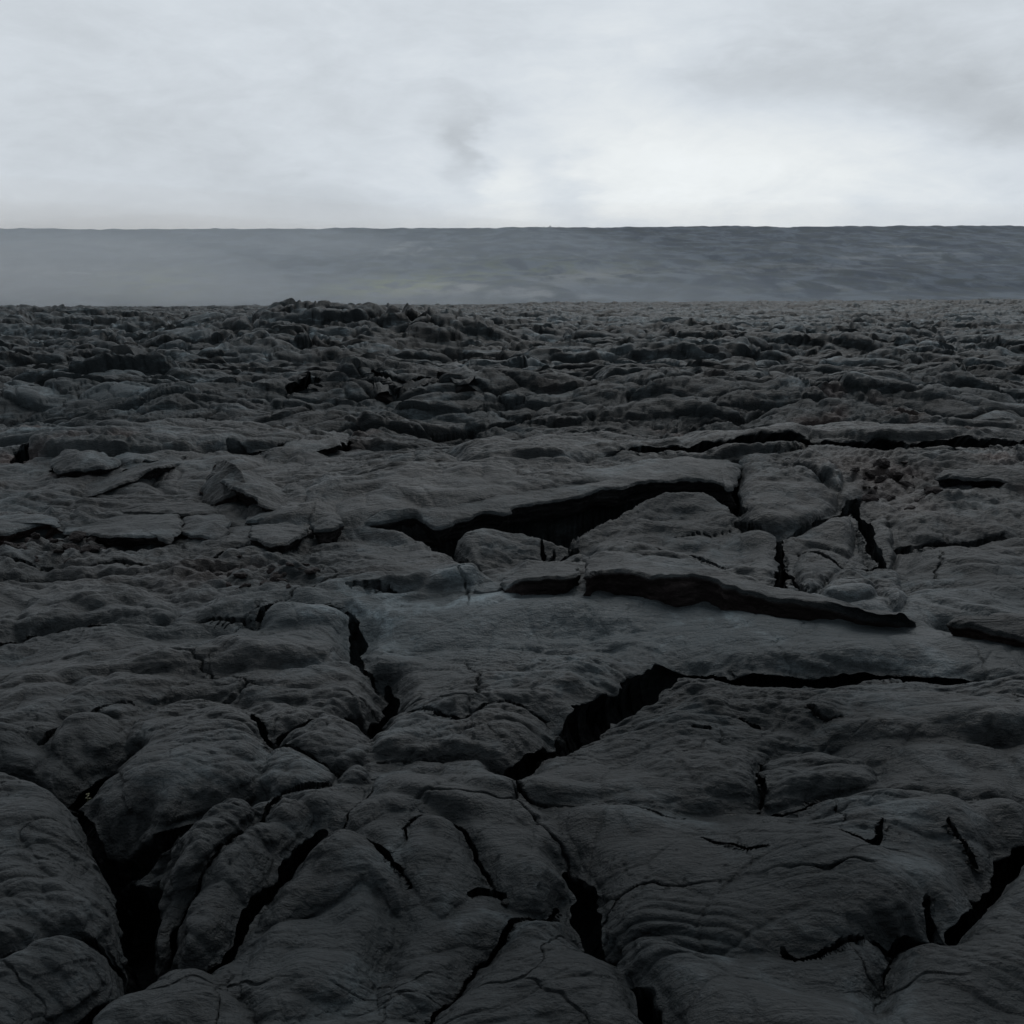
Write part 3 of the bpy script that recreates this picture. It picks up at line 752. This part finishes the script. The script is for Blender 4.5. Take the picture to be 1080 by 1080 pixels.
make_slab("small broken crust chip lying left of the short flat block",
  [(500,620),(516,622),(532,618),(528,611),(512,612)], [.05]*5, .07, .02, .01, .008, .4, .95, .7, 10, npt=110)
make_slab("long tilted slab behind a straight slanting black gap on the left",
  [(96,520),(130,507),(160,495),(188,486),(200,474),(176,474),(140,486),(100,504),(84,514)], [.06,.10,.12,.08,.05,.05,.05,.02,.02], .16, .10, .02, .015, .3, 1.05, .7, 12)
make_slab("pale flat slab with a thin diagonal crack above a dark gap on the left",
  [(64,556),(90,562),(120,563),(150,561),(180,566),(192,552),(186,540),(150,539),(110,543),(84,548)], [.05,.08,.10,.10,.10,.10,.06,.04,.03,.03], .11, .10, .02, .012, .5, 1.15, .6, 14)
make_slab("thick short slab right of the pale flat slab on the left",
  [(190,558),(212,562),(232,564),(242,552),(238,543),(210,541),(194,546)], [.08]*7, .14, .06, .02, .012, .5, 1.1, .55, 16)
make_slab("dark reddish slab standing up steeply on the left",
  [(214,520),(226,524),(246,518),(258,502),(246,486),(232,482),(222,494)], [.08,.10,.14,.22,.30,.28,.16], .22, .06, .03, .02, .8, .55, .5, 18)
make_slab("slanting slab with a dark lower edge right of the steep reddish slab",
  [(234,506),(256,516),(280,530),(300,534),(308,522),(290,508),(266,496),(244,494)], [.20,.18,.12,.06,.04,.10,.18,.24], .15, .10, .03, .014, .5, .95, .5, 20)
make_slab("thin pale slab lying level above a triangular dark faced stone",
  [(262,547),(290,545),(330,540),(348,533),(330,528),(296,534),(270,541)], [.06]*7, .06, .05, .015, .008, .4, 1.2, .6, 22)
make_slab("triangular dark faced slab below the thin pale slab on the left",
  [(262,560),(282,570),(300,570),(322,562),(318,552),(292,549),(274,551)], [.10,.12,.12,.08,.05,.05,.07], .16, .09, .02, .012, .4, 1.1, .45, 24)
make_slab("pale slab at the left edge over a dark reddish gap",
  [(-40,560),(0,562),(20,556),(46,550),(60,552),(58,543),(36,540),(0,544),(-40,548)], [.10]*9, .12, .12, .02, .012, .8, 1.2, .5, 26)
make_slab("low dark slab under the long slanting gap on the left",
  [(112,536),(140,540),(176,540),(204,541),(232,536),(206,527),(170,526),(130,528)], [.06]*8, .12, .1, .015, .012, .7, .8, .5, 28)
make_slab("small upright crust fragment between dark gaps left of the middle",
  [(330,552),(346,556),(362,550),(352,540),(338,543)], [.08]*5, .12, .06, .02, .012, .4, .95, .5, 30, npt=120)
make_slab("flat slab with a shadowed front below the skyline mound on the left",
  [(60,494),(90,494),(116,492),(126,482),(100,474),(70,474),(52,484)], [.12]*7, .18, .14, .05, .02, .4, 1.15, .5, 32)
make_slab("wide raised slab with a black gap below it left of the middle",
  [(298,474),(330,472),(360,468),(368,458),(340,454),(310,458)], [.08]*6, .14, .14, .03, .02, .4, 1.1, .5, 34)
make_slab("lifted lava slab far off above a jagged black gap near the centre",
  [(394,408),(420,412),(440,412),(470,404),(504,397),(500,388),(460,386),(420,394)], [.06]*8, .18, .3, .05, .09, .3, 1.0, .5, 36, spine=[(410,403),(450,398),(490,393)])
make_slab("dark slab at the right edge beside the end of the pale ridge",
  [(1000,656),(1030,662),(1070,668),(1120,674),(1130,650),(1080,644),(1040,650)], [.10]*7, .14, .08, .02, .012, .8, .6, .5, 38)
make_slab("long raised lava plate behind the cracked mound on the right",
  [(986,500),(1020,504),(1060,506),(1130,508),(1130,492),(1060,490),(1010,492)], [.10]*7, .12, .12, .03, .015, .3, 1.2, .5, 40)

# ------------------------------------------------------------------ loose stones in the rubble
def stone_mesh(seed):
    import bmesh
    bm = bmesh.new(); bmesh.ops.create_icosphere(bm, subdivisions=3, radius=1)
    r = np.random.default_rng(seed)
    pl = [(lambda v: v / np.linalg.norm(v))(r.normal(size=3)) for _ in range(9)]; dd = r.uniform(.55, .9, 9)
    sc = r.uniform(.6, 1.2, 3) * np.array([1.15, 1.0, .7])
    for v in bm.verts:
        p = np.array(v.co)
        for n, d in zip(pl, dd):
            k = p @ n - d
            if k > 0: p = p - n * k * .92
        v.co = p * sc * (1 + .06 * r.normal())
    for f_ in bm.faces: f_.smooth = False
    me = bpy.data.meshes.new("stone"); bm.to_mesh(me); bm.free()
    a = me.attributes.new('tint', 'FLOAT_COLOR', 'POINT')
    a.data.foreach_set('color', np.tile(np.array([.95, .5, 0, 1], f32), len(me.vertices)))
    me.materials.append(LAVA)
    return me
STONES = [stone_mesh(100 + i) for i in range(8)]
def stones(n, poly, smin, smax, label, group, seed):
    r = np.random.default_rng(seed); P = pix2world(poly)[:, :2]; k = 0; tries = 0
    while k < n and tries < 4000:
        tries += 1
        x, y = r.uniform(P[:, 0].min(), P[:, 0].max()), r.uniform(P[:, 1].min(), P[:, 1].max())
        if not inside(np.array([x]), np.array([y]), P)[0]: continue
        s = smin + (smax - smin) * r.random() ** 2
        o = link("lava_stone", STONES[r.integers(8)], label, "stone", group, loc=(x, y, float(ground_z(np.array([x]), np.array([y]))[0]) + s * .25))
        o.scale = (s, s, s); o.rotation_euler = (r.uniform(-.5, .5), r.uniform(-.5, .5), r.uniform(0, 6.3)); k += 1
stones(34, [(226,606),(260,596),(300,598),(340,606),(345,626),(300,634),(240,632)], .012, .05, "loose dark clinker stone in the rubble patch left of the smooth pale lobe", "stones in the rubble patch left of the middle", 1)
stones(26, [(0,572),(40,566),(100,575),(120,590),(80,604),(0,606)], .015, .07, "reddish dark stone in the rubble below the pale slab at the left edge", "reddish stones at the left edge", 2)
stones(26, [(892,500),(930,486),(980,492),(985,530),(950,548),(910,536)], .015, .07, "reddish dark stone in the broken rubble on the right side of the mound", "reddish stones on the right of the mound", 3)

# ------------------------------------------------------------------ tiny seedling in the hollow
def leaf_mat():
    m, nt, bs = new_mat("seedling_leaf")
    geo = nt.nodes.new('ShaderNodeNewGeometry')
    c = mix_col(nt, noise_node(nt, geo.outputs['Position'], 90, 3), (.075, .080, .028), (.115, .112, .055))
    nt.links.new(c, bs.inputs['Base Color']); bs.inputs['Roughness'].default_value = .6
    return m
LEAF = leaf_mat()
def seedling():
    c = pix2world([(91, 828)])[0]
    z = float(ground_z(np.array([c[0]]), np.array([c[1]]))[0])
    root = bpy.data.objects.new("seedling", None); COL.objects.link(root); root.location = (c[0], c[1], z - .004); root.empty_display_size = .02
    root['label'] = "tiny pale yellow green seedling growing at the edge of the black hollow on the left"; root['category'] = "seedling"
    V = []; Q = []
    for j in range(9):
        t = j / 8; rr = .0016 * (1 - .6 * t)
        for k2 in range(6):
            a = k2 / 6 * 2 * math.pi
            V.append((.003 * t * t + rr * math.cos(a), rr * math.sin(a), .034 * t))
    for j in range(8):
        for k2 in range(6): Q.append((j * 6 + k2, j * 6 + (k2 + 1) % 6, (j + 1) * 6 + (k2 + 1) % 6, (j + 1) * 6 + k2))
    link("stem", mesh_from_arrays("stem", np.array(V), np.array(Q), LEAF), parent=root)
    for j, (zz, az, ln) in enumerate(((.016, 0.2, .011), (.018, 3.3, .011), (.026, 1.6, .009), (.027, 4.8, .009), (.033, .9, .008), (.034, 4.0, .008))):
        V = []; Q = []
        for i in range(7):
            t = i / 6; wdt = .0032 * math.sin(math.pi * min(1, .12 + t * .88)) 
            for sgn in (-1, 0, 1):
                rx = ln * t; ry = sgn * wdt; rz = zz + .6 * ln * t - .5 * ln * t * t - abs(sgn) * -.0008
                V.append((.003 + rx * math.cos(az) - ry * math.sin(az), rx * math.sin(az) + ry * math.cos(az), rz))
        for i in range(6):
            for s_ in (0, 1): Q.append((i * 3 + s_, i * 3 + s_ + 1, i * 3 + s_ + 4, i * 3 + s_ + 3))
        link("leaf", mesh_from_arrays("leaf", np.array(V), np.array(Q), LEAF), parent=root)
seedling()

# ------------------------------------------------------------------ far plain and the long slope behind
def plain_and_hill():
    m, nt, bs = new_mat("distant_slope")
    geo = nt.nodes.new('ShaderNodeNewGeometry'); pos = geo.outputs['Position']
    mp = nt.nodes.new('ShaderNodeMapping'); mp.inputs['Scale'].default_value = (.020, .008, .030); mp.inputs['Rotation'].default_value = (0, .10, .3)
    nt.links.new(pos, mp.inputs['Vector'])
    a = noise_node(nt, mp.outputs[0], 1.0, 8, .62, .4); b = noise_node(nt, pos, .02, 6, .65)
    mp2 = nt.nodes.new('ShaderNodeMapping'); mp2.inputs['Scale'].default_value = (.0016, .003, .018); nt.links.new(pos, mp2.inputs['Vector'])
    c = noise_node(nt, mp2.outputs[0], 1.0, 6, .6, .5)
    dark = (.026, .039, .060); mid = (.094, .120, .152); veg = (.26, .30, .09); pale = (.30, .31, .31)
    def ramp(x, lo, hi):
        n = nt.nodes.new('ShaderNodeMapRange'); n.interpolation_type = 'SMOOTHSTEP'
        n.inputs[1].default_value = lo; n.inputs[2].default_value = hi; nt.links.new(x, n.inputs[0]); return n.outputs[0]
    col = mix_col(nt, ramp(a, .42, .60), dark, mid)
    col = mix_col(nt, math_node(nt, 'MULTIPLY', ramp(b, .47, .58), .6), col, (.034, .044, .040))
    at = nt.nodes.new('ShaderNodeAttribute'); at.attribute_name = 'tint'
    sep = nt.nodes.new('ShaderNodeSeparateColor'); nt.links.new(at.outputs['Color'], sep.inputs[0])
    col = mix_col(nt, math_node(nt, 'MULTIPLY', sep.outputs[0], ramp(b, .42, .58)), col, veg)
    col = mix_col(nt, math_node(nt, 'MULTIPLY', ramp(c, .56, .70), math_node(nt, 'MULTIPLY', ramp(a, .45, .6), .55)), col, pale)
    col = mix_col(nt, math_node(nt, 'MULTIPLY', sep.outputs[1], ramp(a, .38, .55)), col, pale)
    nt.links.new(col, bs.inputs['Base Color']); bs.inputs['Roughness'].default_value = .95; bs.inputs['Specular IOR Level'].default_value = .1
    return m
SLOPE = plain_and_hill()

HB, HC = 1500.0, 3000.0            # foot and crest of the slope
def crest_z(x):
    return CAM_H + HC * (HORIZON - 243.6 + 1.9 * np.tanh((x - 200) / 900.0) + .9 * perlin(x / 330, x * 0 + .5, 5) + .5 * perlin(x / 90, x * 0 + .5, 6) + .7 * perlin(x / 38, x * 0 + .5, 7) + .5 * perlin(x / 17, x * 0 + .5, 8)) / FPX / 1.0
xs = np.linspace(-4200, 4200, 900); ts = np.concatenate([np.linspace(-.25, 1.0, 190), [1.02, 1.06, 1.15, 1.4]])
XX, TT = np.meshgrid(xs, ts)
YY = HB + (HC - HB) * TT
prof = np.where(TT < 0, 0, np.clip(TT, 0, 1) ** 1.15) 
ZZ = prof * crest_z(XX) - 1.2 * (TT < 0.0)
ZZ += np.clip(TT * 6, 0, 1) * np.clip((1 - TT) * 3, 0, 1) * (9 * fbm(XX / 300 + YY / 500, YY / 260, 5, 201, .6) + 3 * np.abs(fbm(XX / 90 + YY / 160, YY / 150, 4, 202)))
ZZ = np.where(TT > 1, crest_z(XX) - (TT - 1) * 60 - 2, ZZ)
ng = np.arange(XX.size).reshape(XX.shape)
Q = np.stack([ng[:-1, :-1], ng[:-1, 1:], ng[1:, 1:], ng[1:, :-1]], -1).reshape(-1, 4)
pxs = 540 + FPX * XX / YY; pys = HORIZON - FPX * (ZZ - CAM_H) / YY
gs = lambda cx, cy, sx, sy, kk=0: np.exp(-((pxs - cx) / sx) ** 2 - ((pys - cy - kk * (pxs - cx)) / sy) ** 2)
VEG = np.clip(.85 * gs(430, 302, 70, 9, -.05) + .4 * gs(170, 300, 60, 14) + .25 * gs(560, 285, 120, 10), 0, 1)
PAL = np.clip(.8 * gs(490, 306, 75, 5, -.04) + .5 * gs(620, 292, 60, 7, -.05) + .25 * gs(820, 285, 90, 4), 0, 1)
T = np.stack([VEG.ravel(), PAL.ravel(), VEG.ravel() * 0, VEG.ravel() * 0 + 1], 1)
link("hills", mesh_from_arrays("hills", np.stack([XX.ravel(), YY.ravel(), ZZ.ravel()], 1), Q, SLOPE, T), kind="structure")

ys = np.concatenate([np.linspace(420, 900, 90), np.linspace(915, 1800, 40)]); xs = np.linspace(-3000, 3000, 500)
XX, YY = np.meshgrid(xs, ys)
ZZ = -.9 + .6 * np.abs(fbm(XX / 40, YY / 40, 3, 211)) + .5 * np.tanh(XX / 90)
ng = np.arange(XX.size).reshape(XX.shape)
Q = np.stack([ng[:-1, :-1], ng[:-1, 1:], ng[1:, 1:], ng[1:, :-1]], -1).reshape(-1, 4)
T = np.tile(np.array([1.0, 0, 0, 1], f32), (XX.size, 1))
link("plain", mesh_from_arrays("plain", np.stack([XX.ravel(), YY.ravel(), ZZ.ravel()], 1), Q, LAVA, T), kind="structure")

# ------------------------------------------------------------------ haze lying against the slope
def haze(name, loc, size, dens, col):
    import bmesh
    bm = bmesh.new(); bmesh.ops.create_icosphere(bm, subdivisions=4, radius=1)
    me = bpy.data.meshes.new(name); bm.to_mesh(me); bm.free()
    m = bpy.data.materials.new(name); m.use_nodes = True; nt = m.node_tree
    nt.nodes.clear()
    out = nt.nodes.new('ShaderNodeOutputMaterial'); vs = nt.nodes.new('ShaderNodeVolumeScatter')
    vs.inputs['Color'].default_value = (*col, 1); vs.inputs['Density'].default_value = dens; vs.inputs['Anisotropy'].default_value = 0.0
    nt.links.new(vs.outputs[0], out.inputs['Volume'])
    me.materials.append(m)
    o = link(name, me, kind="structure", loc=loc); o.scale = size
    return o
haze("haze", (0, 1800, 0), (5200, 950, 140), .00015, (.80, .90, 1.0))
for k_ in range(4):
    haze("haze", (-900 - 60 * k_, 1350, 0), (420 + 330 * k_, 260 + 110 * k_, 95 + 20 * k_), .00036, (.80, .90, 1.0))
for hx, hy, hz, ax, ay, az_, dn in ((-560, 1500, 30, 260, 200, 60, .0006), (-250, 1420, 5, 240, 160, 40, .0006), (60, 1480, 0, 320, 160, 36, .0005), (330, 1560, 10, 260, 180, 40, .0004), (700, 1500, 0, 380, 150, 26, .0004), (-700, 2400, 120, 500, 300, 70, .0005), (-120, 2300, 120, 420, 260, 55, .0003)):
    haze("haze", (hx, hy, hz), (ax, ay, az_), dn, (.80, .90, 1.0))

# ------------------------------------------------------------------ sky
def build_world():
    w = bpy.data.worlds.new("World"); SC.world = w; w.use_nodes = True
    nt = w.node_tree; nt.nodes.clear()
    out = nt.nodes.new('ShaderNodeOutputWorld'); bg = nt.nodes.new('ShaderNodeBackground')
    nt.links.new(bg.outputs[0], out.inputs[0]); bg.inputs['Strength'].default_value = .1
    sky = nt.nodes.new('ShaderNodeTexSky'); sky.sky_type = 'NISHITA'; sky.sun_disc = False
    sky.sun_elevation = math.radians(SUN_EL); sky.sun_rotation = math.radians(SUN_AZ)
    tc = nt.nodes.new('ShaderNodeTexCoord')
    sp = nt.nodes.new('ShaderNodeSeparateXYZ'); nt.links.new(tc.outputs['Generated'], sp.inputs[0])
    X_, Y_, Z_ = sp.outputs
    M = lambda op, a, b=None, c=None: math_node(nt, op, a, b, c)
    az = M('ARCTAN2', X_, Y_); el = M('ARCSINE', Z_)
    cb = nt.nodes.new('ShaderNodeCombineXYZ')
    nt.links.new(M('MULTIPLY', az, 2.2), cb.inputs[0]); nt.links.new(M('MULTIPLY', el, 5.5), cb.inputs[1])
    vec = cb.outputs[0]
    n_big = noise_node(nt, vec, 2.0, 7, .6, .8); n_mid = noise_node(nt, vec, 4.5, 6, .6, .5); n_w = noise_node(nt, vec, 3.2, 4, .6, 0)
    n_w2 = noise_node(nt, vec, 9, 4, .6, 0)
    azd = M('ADD', az, M('MULTIPLY', M('SUBTRACT', n_w, .5), .10)); azd = M('ADD', azd, M('MULTIPLY', M('SUBTRACT', n_w2, .5), .05))
    eld = M('ADD', el, M('MULTIPLY', M('SUBTRACT', n_mid, .5), .05))
    def blob(px, py, sx, sy, k=0.0):
        a0 = math.atan((px - 540) / FPX); e0 = math.atan((HORIZON - py) / FPX); sx /= FPX; sy /= FPX
        u = M('MULTIPLY', M('SUBTRACT', azd, a0), 1 / sx); dv = M('SUBTRACT', eld, e0)
        v = M('MULTIPLY', M('ADD', dv, M('MULTIPLY', M('SUBTRACT', azd, a0), k)), 1 / sy)
        return M('EXPONENT', M('MULTIPLY', M('ADD', M('MULTIPLY', u, u), M('MULTIPLY', v, v)), -1))
    L = M('MULTIPLY_ADD', n_big, .20, .602)
    L = M('ADD', L, M('MULTIPLY', M('SUBTRACT', n_mid, .5), .16))
    L = M('ADD', L, M('MULTIPLY', M('SUBTRACT', noise_node(nt, vec, 11, 6, .62, .8), .5), .09))
    for px, py, sx, sy, k, amt in ((720, 175, 240, 75, 0, .105), (700, 70, 110, 60, 0, .05), (850, 205, 200, 40, 0, .05), (560, 215, 120, 35, 0, .05),
                                   (488, 168, 26, 44, .5, -.13), (585, 205, 38, 34, .8, -.09), (470, 130, 110, 40, 0, -.045),
                                   (780, 105, 95, 30, 0, -.13), (975, 125, 110, 42, .2, -.15), (1050, 168, 50, 16, 0, -.09), (920, 215, 40, 18, 0, -.04), (930, 40, 240, 50, 0, -.05),
                                   (100, 190, 260, 70, 0, -.05), (330, 215, 120, 25, 0, -.05), (250, 20, 300, 40, 0, -.03), (30, 100, 200, 120, 0, -.02)):
        L = M('ADD', L, M('MULTIPLY', blob(px, py, sx, sy, k), amt * 1.25))
    # unseen overhead sky dimmed to darken the ground; strip over the slope stays bright
    mr = nt.nodes.new('ShaderNodeMapRange'); mr.interpolation_type = 'SMOOTHSTEP'
    for i, v in zip((1, 2, 3, 4), (.24, .9, 1.0, ZENITH)): mr.inputs[i].default_value = v
    nt.links.new(el, mr.inputs[0]); L = M('MULTIPLY', L, mr.outputs[0])
    mb = nt.nodes.new('ShaderNodeMapRange'); mb.interpolation_type = 'SMOOTHSTEP'       # unseen sky behind the camera dimmed to darken camera-facing walls
    for i, v in zip((1, 2, 3, 4), (-.6, .5, .55, 1.0)): mb.inputs[i].default_value = v
    nt.links.new(Y_, mb.inputs[0]); L = M('MULTIPLY', L, mb.outputs[0])
    mr2 = nt.nodes.new('ShaderNodeMapRange'); mr2.interpolation_type = 'SMOOTHSTEP'
    for i, v in zip((1, 2, 3, 4), (.68, .86, 0, 1)): mr2.inputs[i].default_value = v
    nt.links.new(L, mr2.inputs[0])
    tintc = mix_col(nt, mr2.outputs[0], (.925, 1.0, 1.075), (.965, 1.01, 1.028))
    sc = nt.nodes.new('ShaderNodeVectorMath'); sc.operation = 'SCALE'; nt.links.new(tintc, sc.inputs[0]); nt.links.new(M('MULTIPLY', L, 10.0), sc.inputs['Scale'])
    fin = mix_col(nt, .997, sky.outputs[0], sc.outputs[0])
    nt.links.new(fin, bg.inputs[0])
SUN_EL, SUN_AZ, ZENITH = 48.0, 15.0, .60
build_world()
sun = bpy.data.lights.new("sun", 'SUN'); sun.energy = .9; sun.angle = math.radians(30); sun.color = (1.0, .99, .97)
so = bpy.data.objects.new("sun", sun); COL.objects.link(so)
e_, a_ = math.radians(SUN_EL), math.radians(SUN_AZ)
from mathutils import Vector
so.rotation_euler = Vector((math.sin(a_) * math.cos(e_), math.cos(a_) * math.cos(e_), math.sin(e_))).to_track_quat('Z', 'Y').to_euler()

# ------------------------------------------------------------------ small trees along the crest of the slope
def crown_mat():
    m, nt, bs = new_mat("far_foliage")
    geo = nt.nodes.new('ShaderNodeNewGeometry')
    nt.links.new(mix_col(nt, noise_node(nt, geo.outputs['Position'], .8, 3), (.030, .040, .030), (.06, .07, .05)), bs.inputs['Base Color'])
    bs.inputs['Roughness'].default_value = .9
    return m
CROWN = crown_mat()
def tree(px, hgt, label, seed):
    r = np.random.default_rng(seed)
    x = (px - 540) / FPX * HC; z = float(crest_z(np.array([x]))[0])
    V = []; Q = []
    for i in range(150):
        d = r.normal(size=3); d /= np.linalg.norm(d); rad = r.uniform(.35, 1) ** .5
        c = d * rad * np.array([.75, .75, .36]) * hgt * (1 + .3 * math.sin(3 * math.atan2(d[1], d[0]) + seed)) + np.array([0, 0, .66 * hgt])
        a = r.normal(size=3); a /= np.linalg.norm(a); b = np.cross(a, r.normal(size=3)); b /= np.linalg.norm(b); s = hgt * r.uniform(.05, .12)
        k0 = len(V); V += [c - a * s - b * s, c + a * s - b * s, c + a * s + b * s, c - a * s + b * s]; Q.append((k0, k0 + 1, k0 + 2, k0 + 3))
    root = bpy.data.objects.new("tree", None); COL.objects.link(root); root.location = (x, HC, z - .6)
    root['label'] = label; root['category'] = "tree"; root['group'] = "small trees along the crest of the far slope"
    link("crown", mesh_from_arrays("crown", np.array(V), np.array(Q), CROWN), parent=root)
    V = []; Q = []
    for j in range(4):
        for k2 in range(6):
            a = k2 / 6 * 6.283; rr = hgt * .06 * (1 - .2 * j); V.append((rr * math.cos(a), rr * math.sin(a), hgt * .2 * j))
    for j in range(3):
        for k2 in range(6): Q.append((j * 6 + k2, j * 6 + (k2 + 1) % 6, (j + 1) * 6 + (k2 + 1) % 6, (j + 1) * 6 + k2))
    link("trunk", mesh_from_arrays("trunk", np.array(V), np.array(Q), CROWN), parent=root)
L_MID = "tiny dark tree in the cluster on the far crest just right of the middle"
for i, (px, h) in enumerate(((565, 1.8), (573, 2.6), (579, 3.4), (588, 2.2))): tree(px, h, L_MID, 300 + i)

# ------------------------------------------------------------------ output
SC.view_settings.view_transform = 'Standard'; SC.view_settings.look = 'None'; SC.view_settings.exposure = 0; SC.view_settings.gamma = 1
SC.render.engine = 'CYCLES'
SC.cycles.max_bounces = 6; SC.cycles.volume_bounces = 1
SC.cycles.use_denoising = True
